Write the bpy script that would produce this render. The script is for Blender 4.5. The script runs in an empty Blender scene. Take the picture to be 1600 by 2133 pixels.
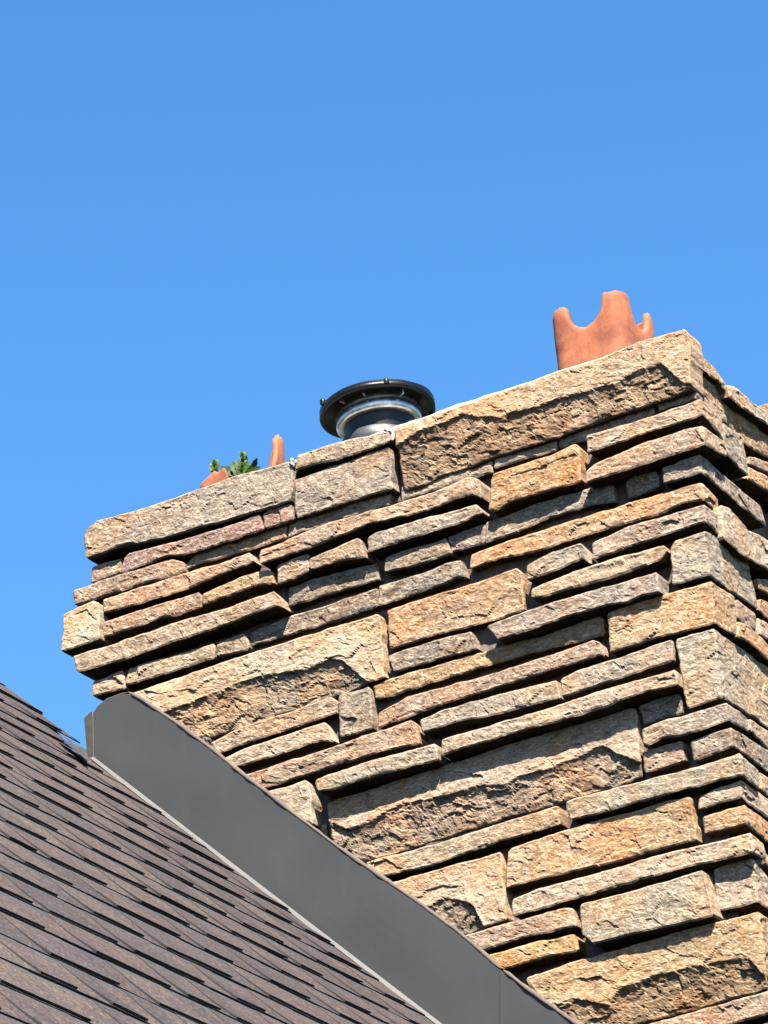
import bpy, math
import numpy as np
from mathutils import Vector, Matrix

# ------------------------------------------------------------------ camera
F_PX = 8000.0                      # focal length in pixels of the 1600 px wide photograph
YAW, PIT, ROLL = [math.radians(a) for a in (29.1, 26.5, -4.1)]
cy, sy = math.cos(YAW), math.sin(YAW); cp, sp = math.cos(PIT), math.sin(PIT); cr, sr = math.cos(ROLL), math.sin(ROLL)
_M = np.array([[cr, -sr, 0], [sr, cr, 0], [0, 0, 1]]) @ np.array([[1, 0, 0], [0, cp, sp], [0, -sp, cp]])
WM = np.array([_M @ np.array([cy, 0, -sy]), _M @ np.array([sy, 0, cy]), _M @ np.array([0, -1.0, 0])])

def ray(px, py):
    d = WM @ np.array([px - 800.0, py - 1066.5, F_PX]); return d / np.linalg.norm(d)
_r = ray(1482, 1195)
CAM = -10.4 * _r; CAM[2] = 1.6
def hit(px, py, ax, val):
    d = ray(px, py); return CAM + d * (val - CAM[ax]) / d[ax]
def hitn(px, py, P0, n):
    d = ray(px, py); return CAM + d * (np.dot(P0 - CAM, n) / np.dot(d, n))
def proj(p):
    q = WM.T @ (np.asarray(p, float) - CAM); return 800 + F_PX * q[0] / q[2], 1066.5 + F_PX * q[1] / q[2]

scene = bpy.context.scene
col = scene.collection
cd = bpy.data.cameras.new('camera'); cam = bpy.data.objects.new('camera', cd); col.objects.link(cam)
cd.sensor_fit = 'HORIZONTAL'; cd.sensor_width = 36.0; cd.lens = 36.0 * F_PX / 1600.0
cd.clip_start = 0.1; cd.clip_end = 3000.0
R3 = Matrix([[WM[i][0], -WM[i][1], -WM[i][2]] for i in range(3)])
cam.matrix_world = Matrix.Translation(Vector(CAM)) @ R3.to_4x4()
scene.camera = cam

# ------------------------------------------------------------------ light
SUN_EL, SUN_AZ = math.radians(51), math.radians(40)      # azimuth measured from -Y towards +X
sdir = Vector((math.cos(SUN_EL) * math.sin(SUN_AZ), -math.cos(SUN_EL) * math.cos(SUN_AZ), math.sin(SUN_EL)))
sl = bpy.data.lights.new('sun', 'SUN'); sl.energy = 5.0; sl.angle = math.radians(0.5); sl.color = (1.0, 0.92, 0.81)
so = bpy.data.objects.new('sun', sl); col.objects.link(so)
so.rotation_euler = sdir.to_track_quat('Z', 'Y').to_euler(); so.location = (6, -8, 14)
world = bpy.data.worlds.new('World'); scene.world = world; world.use_nodes = True
wn = world.node_tree; wn.nodes.clear()
sky = wn.nodes.new('ShaderNodeTexSky'); sky.sky_type = 'NISHITA'; sky.sun_disc = False
sky.sun_elevation = SUN_EL; sky.sun_rotation = math.atan2(sdir.x, sdir.y)
sky.altitude = 0; sky.air_density = 1.0; sky.dust_density = 0.6; sky.ozone_density = 1.6
hs = wn.nodes.new('ShaderNodeHueSaturation'); hs.inputs['Saturation'].default_value = 1.33; hs.inputs['Value'].default_value = 1.0
bg = wn.nodes.new('ShaderNodeBackground'); bg.inputs['Strength'].default_value = 0.066
wo = wn.nodes.new('ShaderNodeOutputWorld')
wn.links.new(sky.outputs[0], hs.inputs['Color']); wn.links.new(hs.outputs[0], bg.inputs[0]); wn.links.new(bg.outputs[0], wo.inputs[0])
vs = scene.view_settings
vs.view_transform = 'Standard'; vs.look = 'None'; vs.gamma = 1.0; vs.use_curve_mapping = False
vs.exposure = 2.1
scene.cycles.diffuse_bounces = 0

# ------------------------------------------------------------------ helpers
rng = np.random.default_rng(11)
def _hash(ix, iy, s):
    h = (ix.astype(np.int64) * 374761393 + iy.astype(np.int64) * 668265263 + int(s) * 1274126177) & 0x7fffffff
    h = ((h ^ (h >> 13)) * 1274126177) & 0x7fffffff
    h = (h ^ (h >> 16)) & 0x7fffffff
    h = (h * 69069 + 12345) & 0x7fffffff
    return ((h >> 7) & 0xffff) / 65535.0
def vnoise(x, y, s=0):                                   # value noise, -1..1
    x = np.asarray(x, float); y = np.asarray(y, float) + np.zeros_like(x)
    ix, iy = np.floor(x), np.floor(y); fx, fy = x - ix, y - iy
    fx = fx * fx * fx * (fx * (fx * 6 - 15) + 10); fy = fy * fy * fy * (fy * (fy * 6 - 15) + 10)
    a, b = _hash(ix, iy, s), _hash(ix + 1, iy, s); c, d = _hash(ix, iy + 1, s), _hash(ix + 1, iy + 1, s)
    return 2 * ((a * (1 - fx) + b * fx) * (1 - fy) + (c * (1 - fx) + d * fx) * fy) - 1
def fbm(x, y, s=0, o=4, g=.5):
    t, a, n = 0, 1.0, 0
    c, q = math.cos(.6), math.sin(.6)
    for i in range(o):
        t = t + a * vnoise(x, y, s + i * 17); n += a; a *= g
        x, y = (c * x - q * y) * 2.03 + 5.1, (q * x + c * y) * 2.03 - 3.7
    return t / n
def facets(x, y, s=0, tilt=.5):                          # flat chips, each at its own tilt and height
    ix, iy = np.floor(x), np.floor(y)
    best = np.full(x.shape, 9.0); out = np.zeros_like(x)
    for dx in (-1, 0, 1):
        for dy in (-1, 0, 1):
            cx, cy_ = ix + dx, iy + dy
            px, py = cx + _hash(cx, cy_, s + 1), cy_ + _hash(cx, cy_, s + 2)
            ex, ey = x - px, y - py; d = ex * ex + ey * ey
            m = d < best
            val = (_hash(cx, cy_, s + 3) - .5) + tilt * ((_hash(cx, cy_, s + 4) - .5) * ex + (_hash(cx, cy_, s + 5) - .5) * ey) * 2
            out = np.where(m, val, out); best = np.where(m, d, best)
    return out
def sstep(t): t = np.clip(t, 0, 1); return t * t * (3 - 2 * t)

def mesh_np(name, V, Fq, smooth=False, attrs=None):
    V = np.asarray(V, np.float32)
    me = bpy.data.meshes.new(name)
    q = [f for f in Fq] if not isinstance(Fq, np.ndarray) else None
    if q is None:
        n = len(Fq); me.vertices.add(len(V)); me.vertices.foreach_set('co', V.ravel())
        me.loops.add(n * 4); me.loops.foreach_set('vertex_index', Fq.astype(np.int32).ravel())
        me.polygons.add(n); me.polygons.foreach_set('loop_start', np.arange(0, n * 4, 4, dtype=np.int32))
        me.polygons.foreach_set('use_smooth', np.full(n, smooth))
        me.update(calc_edges=True)
    else:
        me.from_pydata([tuple(v) for v in V], [], q)
        me.polygons.foreach_set('use_smooth', np.full(len(me.polygons), smooth))
    if attrs:
        for k, arr in attrs.items():
            at = me.attributes.new(k, 'FLOAT', 'POINT'); at.data.foreach_set('value', np.asarray(arr, np.float32))
    return me
def link(name, me, mat=None, parent=None, color=None):
    o = bpy.data.objects.new(name, me); col.objects.link(o)
    if mat and me is not None and len(me.materials) == 0: me.materials.append(mat)
    if parent: o.parent = parent
    if color is not None: o.color = (*color[:3], 1)
    return o
def empty(name, label, cat, loc=(0, 0, 0), group=None):
    o = bpy.data.objects.new(name, None); col.objects.link(o); o.location = loc
    o['label'] = label; o['category'] = cat
    if group: o['group'] = group
    o.empty_display_size = .1
    return o
def boxv(x0, x1, y0, y1, z0, z1):
    v = [(x, y, z) for z in (z0, z1) for y in (y0, y1) for x in (x0, x1)]
    f = [(0, 2, 3, 1), (4, 5, 7, 6), (0, 1, 5, 4), (2, 6, 7, 3), (0, 4, 6, 2), (1, 3, 7, 5)]
    return v, f
def tube(pts, rad, n=8, cap=True):
    pts = np.asarray(pts, float); rad = np.full(len(pts), rad) if np.isscalar(rad) else np.asarray(rad)
    V = []; Fc = []
    for i, p in enumerate(pts):
        t = pts[min(i + 1, len(pts) - 1)] - pts[max(i - 1, 0)]; t = t / (np.linalg.norm(t) + 1e-9)
        up = np.array([0, 0, 1.]) if abs(t[2]) < .9 else np.array([1., 0, 0])
        a = np.cross(t, up); a /= np.linalg.norm(a); b = np.cross(a, t)
        for k in range(n):
            th = 2 * math.pi * k / n; V.append(p + rad[i] * (math.cos(th) * a + math.sin(th) * b))
    for i in range(len(pts) - 1):
        for k in range(n):
            Fc.append((i * n + k, i * n + (k + 1) % n, (i + 1) * n + (k + 1) % n, (i + 1) * n + k))
    if cap:
        Fc.append(tuple(range(n - 1, -1, -1))); Fc.append(tuple((len(pts) - 1) * n + k for k in range(n)))
    return V, Fc
def lathe(prof, n=64, jit=0, seed=0):
    V = []; Fc = []
    for j, (r, z) in enumerate(prof):
        for k in range(n):
            th = 2 * math.pi * k / n
            rr = r + (jit * float(vnoise(np.array([math.cos(th) * 3 + 9]), np.array([math.sin(th) * 3 + z * 20]), seed)[0]) if jit else 0)
            V.append((rr * math.cos(th), rr * math.sin(th), z))
    for j in range(len(prof) - 1):
        for k in range(n):
            Fc.append((j * n + k, j * n + (k + 1) % n, (j + 1) * n + (k + 1) % n, (j + 1) * n + k))
    return V, Fc

# ------------------------------------------------------------------ materials
class MT:
    def __init__(s, name, rough=.9, metal=0.0):
        s.m = bpy.data.materials.new(name); s.m.use_nodes = True; s.t = s.m.node_tree
        s.b = s.t.nodes['Principled BSDF']; s.b.inputs['Roughness'].default_value = rough; s.b.inputs['Metallic'].default_value = metal
        s.g = s.n('ShaderNodeNewGeometry')
        s.oi = s.n('ShaderNodeObjectInfo')
    def n(s, t, **k):
        q = s.t.nodes.new(t)
        for a, b in k.items(): setattr(q, a, b)
        return q
    def l(s, a, b): s.t.links.new(a, b)
    def vec(s, scale=(1, 1, 1), rnd=True):
        v = s.n('ShaderNodeVectorMath', operation='MULTIPLY'); s.l(s.g.outputs['Position'], v.inputs[0]); v.inputs[1].default_value = scale
        if not rnd: return v.outputs[0]
        a = s.n('ShaderNodeVectorMath', operation='SCALE'); a.inputs[0].default_value = (37, 19, 53); s.l(s.oi.outputs['Random'], a.inputs['Scale'])
        b = s.n('ShaderNodeVectorMath', operation='ADD'); s.l(v.outputs[0], b.inputs[0]); s.l(a.outputs[0], b.inputs[1])
        return b.outputs[0]
    def noise(s, vec, scale, detail=4, rough=.55, dist=0):
        q = s.n('ShaderNodeTexNoise'); s.l(vec, q.inputs['Vector']); q.inputs['Scale'].default_value = scale
        q.inputs['Detail'].default_value = detail; q.inputs['Roughness'].default_value = rough; q.inputs['Distortion'].default_value = dist
        return q.outputs['Fac']
    def ramp(s, fac, stops):
        q = s.n('ShaderNodeValToRGB'); s.l(fac, q.inputs[0]); e = q.color_ramp.elements
        while len(e) < len(stops): e.new(.5)
        for i, (p, c) in enumerate(stops):
            e[i].position = p; e[i].color = (c, c, c, 1) if np.isscalar(c) else (*c, 1)
        return q.outputs[0]
    def mix(s, fac, a, b, mode='MIX'):
        q = s.n('ShaderNodeMix', data_type='RGBA', blend_type=mode)
        if np.isscalar(fac): q.inputs[0].default_value = fac
        else: s.l(fac, q.inputs[0])
        for sk, v in ((q.inputs[6], a), (q.inputs[7], b)):
            if isinstance(v, tuple): sk.default_value = (*v, 1)
            else: s.l(v, sk)
        return q.outputs[2]
    def math(s, op, a, b):
        q = s.n('ShaderNodeMath', operation=op)
        for sk, v in ((q.inputs[0], a), (q.inputs[1], b)):
            if np.isscalar(v): sk.default_value = v
            else: s.l(v, sk)
        return q.outputs[0]
    def bump(s, h, dist, strength=1.0, prev=None):
        q = s.n('ShaderNodeBump'); s.l(h, q.inputs['Height']); q.inputs['Distance'].default_value = dist; q.inputs['Strength'].default_value = strength
        if prev is not None: s.l(prev, q.inputs['Normal'])
        return q.outputs[0]
    def out(s, c=None, normal=None):
        if c is not None:
            if isinstance(c, tuple): s.b.inputs['Base Color'].default_value = (*c, 1)
            else: s.l(c, s.b.inputs['Base Color'])
        if normal is not None: s.l(normal, s.b.inputs['Normal'])
        return s.m

def mat_stone():
    m = MT('rough_sandstone', .93)
    m.b.inputs['Specular IOR Level'].default_value = .2
    v = m.vec()
    base = m.oi.outputs['Color']
    big = m.noise(v, 5.0, 3, .5, .4)
    warm = m.mix(1.0, base, (1.18, .91, .69), 'MULTIPLY')
    cool = m.mix(1.0, base, (.74, .72, .70), 'MULTIPLY')
    c = m.mix(m.ramp(big, [(.46, 0), (.62, 1)]), base, warm)
    blot = m.noise(v, 9.0, 5, .6, .8)
    c = m.mix(m.ramp(blot, [(.50, 0), (.66, .8)]), c, cool)
    pale = m.noise(v, 22.0, 4, .6, .3)
    c = m.mix(m.ramp(pale, [(.50, 0), (.68, .55)]), c, m.mix(.55, c, (.46, .38, .28)))
    vs_ = m.vec((.75, .75, 1.7))
    med = m.noise(vs_, 75.0, 5, .65, .6)
    c = m.mix(m.ramp(med, [(.36, .6), (.50, 0)]), c, m.mix(1.0, c, (.45, .40, .38), 'MULTIPLY'))
    c = m.mix(m.ramp(med, [(.50, 0), (.62, .6)]), c, m.mix(.5, c, (.52, .45, .35)))
    sp = m.noise(vs_, 170.0, 4, .7, .5)
    c = m.mix(m.ramp(sp, [(.36, .55), (.48, 0)]), c, m.mix(1.0, c, (.42, .38, .36), 'MULTIPLY'))
    c = m.mix(m.ramp(sp, [(.53, 0), (.64, .6)]), c, m.mix(.5, c, (.54, .47, .37)))
    fine = m.noise(v, 420.0, 3, .7)
    c = m.mix(m.ramp(fine, [(.30, .3), (.48, 0)]), c, m.mix(1.0, c, (.4, .36, .34), 'MULTIPLY'))
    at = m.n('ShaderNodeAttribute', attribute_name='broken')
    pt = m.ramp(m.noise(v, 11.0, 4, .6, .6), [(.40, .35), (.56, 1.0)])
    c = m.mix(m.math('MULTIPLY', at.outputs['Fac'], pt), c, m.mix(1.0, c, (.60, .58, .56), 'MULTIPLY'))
    b1 = m.bump(med, .0022, .55)
    b2 = m.bump(sp, .0019, .85, b1)
    b3 = m.bump(fine, .0012, .7, b2)
    return m.out(c, b3)
def mat_simple(name, c, rough=.9, metal=0, var=.25, scale=12, bump=.002, bscale=120, use_obj=False):
    m = MT(name, rough, metal); v = m.vec()
    base = m.oi.outputs['Color'] if use_obj else c
    dark = m.mix(1.0, base, (1 - var,) * 3, 'MULTIPLY') if use_obj else tuple(x * (1 - var) for x in c)
    cc = m.mix(m.ramp(m.noise(v, scale, 5, .6), [(.35, 0), (.65, 1)]), dark, base)
    return m.out(cc, m.bump(m.noise(v, bscale, 4, .6), bump, .6))

M_STONE = mat_stone()
def mat_mortar():
    m = MT('mortar', .95); v = m.vec()
    c = m.mix(m.ramp(m.noise(v, 14, 5, .6), [(.35, 0), (.7, 1)]), (.075, .050, .044), (.16, .11, .092))
    n1 = m.noise(v, 60, 5, .65)
    return m.out(c, m.bump(m.noise(v, 260, 4, .6), .002, .7, m.bump(n1, .006, .7)))
M_MORTAR = mat_mortar()
M_CROWN = mat_simple('crown_mortar', (.38, .35, .30), .95, 0, .3, 20, .004, 70)
M_BEAD = mat_simple('caulk', (.085, .064, .053), .8, 0, .25, 25, .003, 90)
def mat_flash():
    m = MT('charcoal_painted_metal', .42); v = m.vec((1, 1, 1), False)
    n = m.noise(v, 2.2, 4, .5)
    c = m.mix(m.ramp(n, [(.35, 0), (.7, 1)]), (.029, .030, .030), (.033, .034, .034))
    c = m.mix(m.ramp(m.noise(m.vec((1, 1, .15), False), 30, 4, .6), [(.55, 0), (.8, .2)]), c, (.055, .055, .053))
    m.l(m.ramp(m.noise(v, 7, 4, .6), [(.3, .44), (.7, .52)]), m.b.inputs['Roughness'])
    return m.out(c, m.bump(m.noise(v, 1.6, 2, .5), .015, .3, m.bump(m.noise(v, 500, 2, .5), .0003, .5)))
M_FLASH = mat_flash()
M_KICK = mat_simple('grey_flange_metal', (.034, .036, .035), .6, 0, .2, 9, .001, 60)
def mat_shingle():
    m = MT('asphalt_shingle', .92); m.b.inputs['Specular IOR Level'].default_value = .25
    v = m.vec(); base = m.oi.outputs['Color']
    tan = m.mix(1.0, base, (1.35, 1.30, 1.05), 'MULTIPLY'); dk = m.mix(1.0, base, (.62, .60, .66), 'MULTIPLY')
    c = m.mix(m.ramp(m.noise(v, 7, 3, .5), [(.48, 0), (.62, .45)]), base, tan)
    c = m.mix(m.ramp(m.noise(v, 11, 3, .5), [(.52, 0), (.66, .4)]), c, dk)
    g = m.n('ShaderNodeTexVoronoi'); m.l(m.vec(), g.inputs['Vector']); g.inputs['Scale'].default_value = 190
    gr = m.n('ShaderNodeSeparateColor'); m.l(g.outputs['Color'], gr.inputs[0])
    c = m.mix(m.ramp(gr.outputs[0], [(0, .9), (.45, 0)]), c, m.mix(1.0, c, (.30, .28, .30), 'MULTIPLY'))
    c = m.mix(m.ramp(gr.outputs[1], [(.68, 0), (1, 1)]), c, m.mix(1.0, c, (2.3, 2.05, 1.9), 'MULTIPLY'))
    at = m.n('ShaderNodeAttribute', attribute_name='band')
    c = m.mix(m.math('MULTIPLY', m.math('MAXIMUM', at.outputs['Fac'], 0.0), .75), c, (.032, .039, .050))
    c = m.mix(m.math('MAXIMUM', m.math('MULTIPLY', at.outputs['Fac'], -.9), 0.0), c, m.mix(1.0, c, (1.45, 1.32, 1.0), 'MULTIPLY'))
    return m.out(c, m.bump(g.outputs['Distance'], .0012, .8, m.bump(m.noise(v, 40, 4, .6), .002, .5)))
M_SHINGLE = mat_shingle()
M_BUTT = mat_simple('asphalt_edge', (.018, .017, .019), .95, 0, .3, 60, .001, 200)
def mat_terra():
    m = MT('terracotta', .8); m.b.inputs['Specular IOR Level'].default_value = .3; v = m.vec(); base = m.oi.outputs['Color']
    c = m.mix(m.ramp(m.noise(v, 9, 5, .6, .5), [(.45, 0), (.64, .85)]), base, m.mix(1.0, base, (.55, .48, .46), 'MULTIPLY'))
    c = m.mix(m.ramp(m.noise(v, 16, 4, .6), [(.55, 0), (.75, .45)]), c, (.30, .155, .09))
    c = m.mix(m.ramp(m.noise(m.vec((1, 1, .12)), 40, 4, .6), [(.54, 0), (.70, .6)]), c, (.12, .05, .03))
    return m.out(c, m.bump(m.noise(v, 150, 4, .6), .0012, .6, m.bump(m.noise(v, 25, 3, .5), .004, .4)))
M_TERRA = mat_terra()
M_BLACK = mat_simple('black_paint', (.004, .004, .005), .38, 0, .5, 30, .002, 60)
def mat_galv():
    m = MT('galvanised_steel', .3, 1.0); v = m.vec()
    c = m.mix(m.ramp(m.noise(v, 30, 4, .6), [(.35, 0), (.7, 1)]), (.26, .27, .28), (.58, .60, .62))
    return m.out(c, m.bump(m.noise(v, 60, 3, .5), .001, .5))
M_BLACK.node_tree.nodes['Principled BSDF'].inputs['Specular IOR Level'].default_value = .3
M_GALV = mat_galv(); M_PIPE = mat_simple('dark_pipe_metal', (.10, .10, .10), .5, .8, .4, 20, .002, 50)  # pipe metal toned darker than the silver collar
M_LEAFD = mat_simple('dark_leaf', (.020, .045, .006), .55, 0, .4, 60, .001, 150)
M_LEAFL = mat_simple('light_leaf', (.050, .095, .010), .55, 0, .3, 60, .001, 150)
for q_ in (M_LEAFD, M_LEAFL): q_.node_tree.nodes['Principled BSDF'].inputs['Specular IOR Level'].default_value = .15
M_WALL = mat_simple('painted_siding', (.30, .27, .23), .8, 0, .12, 3, .001, 60)
M_DECK = mat_simple('roof_deck_board', (.10, .08, .06), .9, 0, .3, 6, .003, 50)
def mat_grass():
    m = MT('lawn', .95); v = m.vec((1, 1, 1), False)
    c = m.mix(m.ramp(m.noise(v, .6, 6, .65), [(.35, 0), (.7, 1)]), (.018, .028, .010), (.035, .042, .018))
    return m.out(c, m.bump(m.noise(v, 30, 5, .7), .03, .8))
M_GRASS = mat_grass()

# ------------------------------------------------------------------ ground
gm = mesh_np('ground', [(-1500, -1500, 0), (1500, -1500, 0), (1500, 1500, 0), (-1500, 1500, 0)], [(0, 1, 2, 3)])
g = link('ground', gm, M_GRASS); g['kind'] = 'structure'

# ------------------------------------------------------------------ chimney: stones
DEPTH = 0.80; Y_EXT = 0.46; STEP = 0.0042
chimney = empty('stone_chimney', 'rough tan and ochre ledgestone chimney rising above the brown shingle roof', 'chimney', (0, 0, 0))
COL = {'t': (.44, .325, .225), 'c': (.54, .425, .31), 'a': (.54, .385, .235), 'o': (.50, .33, .18), 'O': (.52, .30, .12), 'r': (.41, .285, .20),
       'g': (.35, .29, .235), 'G': (.40, .345, .27), 'p': (.30, .21, .195), 'd': (.27, .225, .19), 'w': (.56, .465, .345), 'b': (.38, .275, .20)}
def pts(s): return [tuple(float(q) for q in a.split(',')) for a in s.split()]
NST = [0]
def interp_poly(P, t):
    P = np.asarray(P); d = np.r_[0, np.cumsum(np.hypot(np.diff(P[:, 0]), np.diff(P[:, 1])))]; d = d / d[-1]
    return np.interp(t, d, P[:, 0]), np.interp(t, d, P[:, 1])
def build_stone(T, B, p, color, xc=.5, ledge=None, seed=None, rough=1.0, step=STEP, y_back=.03, round_=1.0):
    """T, B: top and bottom outlines in (a, z), a = distance along the wall (a>0 has turned the corner at xc)."""
    NST[0] += 1; seed = NST[0] * 7 + 3 if seed is None else seed
    r = np.random.default_rng(seed)
    T = np.asarray(T, float); B = np.asarray(B, float)
    L = max(T[-1, 0] - T[0, 0], B[-1, 0] - B[0, 0]); H = abs(T[:, 1].mean() - B[:, 1].mean())
    nu = max(6, int(L / step)); nv = max(5, int(H / step))
    wrap = T[0, 0] < -.001 and T[-1, 0] > .001 and xc < .4
    u = np.linspace(0, 1, nu + 1)
    aT = T[0, 0] + (T[-1, 0] - T[0, 0]) * u; aB = B[0, 0] + (B[-1, 0] - B[0, 0]) * u
    if wrap:                                  # keep one column on the corner itself
        k = int(round(nu * (0 - T[0, 0]) / (T[-1, 0] - T[0, 0]))); k = min(max(k, 2), nu - 2)
        aT = np.r_[np.linspace(T[0, 0], 0, k + 1), np.linspace(0, T[-1, 0], nu - k + 1)[1:]]
        aB = np.r_[np.linspace(B[0, 0], 0, k + 1), np.linspace(0, B[-1, 0], nu - k + 1)[1:]]
    zT = np.interp(aT, T[:, 0], T[:, 1]); zB = np.interp(aB, B[:, 0], B[:, 1])
    # irregular edges
    zT = zT + .0032 * fbm(aT / .045, aT * 0, seed, 4) * rough + .0012
    zB = zB + .0034 * fbm(aB / .04, aB * 0 + 7, seed + 1, 4) * rough - .0008
    rc = min(.008, H * .2) * r.uniform(.4, 1.1) * round_
    for ends, sgn in ((aT - aT[0], 1), (aT[-1] - aT, 1)):
        w = np.clip(1 - ends / rc, 0, 1); cut = rc * (1 - np.sqrt(1 - w * w))
        zT = zT - cut; zB = zB + cut * r.uniform(.5, 1)
    v = np.linspace(0, 1, nv + 1)[:, None]
    A = aT[None, :] * (1 - v) + aB[None, :] * v
    Z = zT[None, :] * (1 - v) + zB[None, :] * v
    # ragged ends
    endl = np.clip(1 - (A - A[:, :1]) / .03, 0, 1); endr = np.clip(1 - (A[:, -1:] - A) / .03, 0, 1)
    A = A + endl * .004 * fbm(Z / .03, Z * 0, seed + 2, 3) * rough + endr * .004 * fbm(Z / .03, Z * 0 + 3, seed + 3, 3) * rough
    Hc = (zT - zB)[None, :]
    dl, dr = A - A[:, :1], A[:, -1:] - A; dt, db = v * Hc, (1 - v) * Hc
    d = np.minimum(np.minimum(dl, dr), np.minimum(dt, db))
    re = .0032 * (1 + .6 * fbm(A / .05, Z / .05, seed + 4, 2)) * round_
    w = np.clip(1 - d / re, 0, 1); rec = re * .8 * (1 - np.sqrt(1 - np.minimum(w * w, 1)))
    inn = sstep(d / .012)
    disp = .0048 * fbm(A / .16, Z / .10, seed + 5, 3) * min(1, H / .06)
    wx = A + .012 * vnoise(A / .04, Z / .04, seed + 30); wz = Z + .012 * vnoise(A / .04, Z / .04, seed + 31)
    disp += .0036 * facets(wx / .085, wz / .045, seed + 6, .9) * inn * rough
    disp += .0015 * facets(wx / .024, wz / .014, seed + 8, 1.1) * (.35 + .65 * inn) * rough
    disp += .0011 * fbm(A / .014, Z / .008, seed + 9, 3) * (.4 + .6 * inn) * rough
    broken = np.zeros_like(A)
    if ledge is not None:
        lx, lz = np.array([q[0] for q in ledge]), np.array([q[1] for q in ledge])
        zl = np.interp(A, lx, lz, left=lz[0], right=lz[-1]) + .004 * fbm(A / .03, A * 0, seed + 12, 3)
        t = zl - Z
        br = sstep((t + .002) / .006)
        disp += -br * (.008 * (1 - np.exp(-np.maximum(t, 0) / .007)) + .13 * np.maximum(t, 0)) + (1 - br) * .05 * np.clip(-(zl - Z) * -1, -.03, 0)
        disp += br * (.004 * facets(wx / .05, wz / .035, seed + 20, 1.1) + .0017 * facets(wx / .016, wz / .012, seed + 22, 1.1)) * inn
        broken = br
    disp = disp - rec
    if wrap:
        dc = np.abs(A); rcn = .008; wc = np.clip(1 - dc / rcn, 0, 1); disp = disp - rcn * .5 * (1 - np.sqrt(1 - wc * wc))
    wn_ = sstep((A + .004) / .008) if wrap else (A > 0) * 1.0
    fx = np.where(A > 0, xc, xc + A); fy = np.where(A > 0, -p + A, -p)
    nx, ny = wn_, -(1 - wn_)
    X = fx + nx * disp; Y = fy + ny * disp
    nr, nc = A.shape
    V = np.stack([X, Y, Z], -1).reshape(-1, 3)
    idx = np.arange(nr * nc).reshape(nr, nc)
    f = np.stack([idx[:-1, :-1], idx[1:, :-1], idx[1:, 1:], idx[:-1, 1:]], -1).reshape(-1, 4)
    loop = np.r_[idx[0, :], idx[1:, -1], idx[-1, -2::-1], idx[-2:0:-1, 0]]
    Af, Zf, Xf, Yf = A.ravel(), Z.ravel(), X.ravel(), Y.ravel()
    Nx, Ny = (nx * np.ones_like(A)).ravel()[loop], (ny * np.ones_like(A)).ravel()[loop]
    cen_a, cen_z = A.mean(), Z.mean()
    rings = [loop]; Vs = [V]; base = len(V); bs = [broken.ravel()]
    zc = np.interp(Af[loop], aT, (zT + zB) / 2)
    sgn = np.sign(Zf[loop] - zc)
    ks = 4
    for kk in range(1, ks + 1):
        q = kk / ks; dep = (p + y_back) * q
        jn = .0035 * fbm(Af[loop] / .03, Zf[loop] / .03 + dep / .03, seed + 40, 3) * rough
        X2 = Xf[loop] - Nx * dep; Y2 = Yf[loop] - Ny * dep
        Z2 = Zf[loop] + jn - sgn * .003 * q
        if wrap:                              # inner side keeps square around the corner
            X2 = np.where(Af[loop] > 0, xc - dep, Xf[loop]); Y2 = np.where(Af[loop] > 0, Yf[loop], -p + dep)
            X2 = np.where((Af[loop] <= 0), np.minimum(X2, xc - dep), X2); Y2 = np.where(Af[loop] > 0, np.maximum(Y2, -p + dep), Y2)
        Vs.append(np.stack([X2, Y2, Z2], -1)); nid = base + np.arange(len(loop)); base += len(loop); rings.append(nid); bs.append(np.zeros(len(loop)))
    fs = [f]
    for a_, b_ in zip(rings[:-1], rings[1:]):
        a2, b2 = np.roll(a_, -1), np.roll(b_, -1)
        fs.append(np.stack([a_, a2, b2, b_], -1))
    V = np.concatenate(Vs); f = np.concatenate(fs)
    c = V.mean(0); me = mesh_np('stone', V - c, f, False, {'broken': np.concatenate(bs)})
    jc = .50 * (1 + r.uniform(-.08, .08)); cc = tuple(min(.7, x * jc * (1 + r.uniform(-.03, .03)) * m_) for x, m_ in zip(color, (1.0, .955, .93)))
    o = link('stone', me, M_STONE, chimney, cc); o.location = c
    return o

def PP(p): return .068 + (p - .07) * 1.1
def front(T, B, p, c, ledge=None, **k):
    p = PP(p)
    T = [hit(x, y, 1, -p)[[0, 2]] for x, y in pts(T)]; B = [hit(x, y, 1, -p)[[0, 2]] for x, y in pts(B)]
    lg = [(hit(x, y, 1, -p)[0] - .5, hit(x, y, 1, -p)[2]) for x, y in pts(ledge)] if ledge else None
    return build_stone([(a - .5, z) for a, z in T], [(a - .5, z) for a, z in B], p, COL[c], .5, lg, **k)
def corner(T, B, p, c, TR, BR, ledge=None, ext=None, **k):
    """last point of T and B is the corner; TR, BR continue on the right-hand face (pixels); ext = return length in m instead"""
    p = PP(p)
    T = [hit(x, y, 1, -p)[[0, 2]] for x, y in pts(T)]; B = [hit(x, y, 1, -p)[[0, 2]] for x, y in pts(B)]
    xc = (T[-1][0] + B[-1][0]) / 2
    T[-1][0] = B[-1][0] = xc
    Tt = [(a - xc, z) for a, z in T]; Bt = [(a - xc, z) for a, z in B]
    for src, dst in ((TR, Tt), (BR, Bt)):
        if src:
            for x, y in pts(src):
                h = hit(x, y, 0, xc); dst.append((h[1] + p, h[2]))
    if ext is not None:
        Tt.append((ext, Tt[-1][1] + .004)); Bt.append((ext, Bt[-1][1] + .003))
    Tt = [q for i, q in enumerate(Tt)]; 
    lg = [(hit(x, y, 1, -p)[0] - xc, hit(x, y, 1, -p)[2]) for x, y in pts(ledge)] if ledge else None
    return build_stone(Tt, Bt, p, COL[c], xc, lg, **k)
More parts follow.
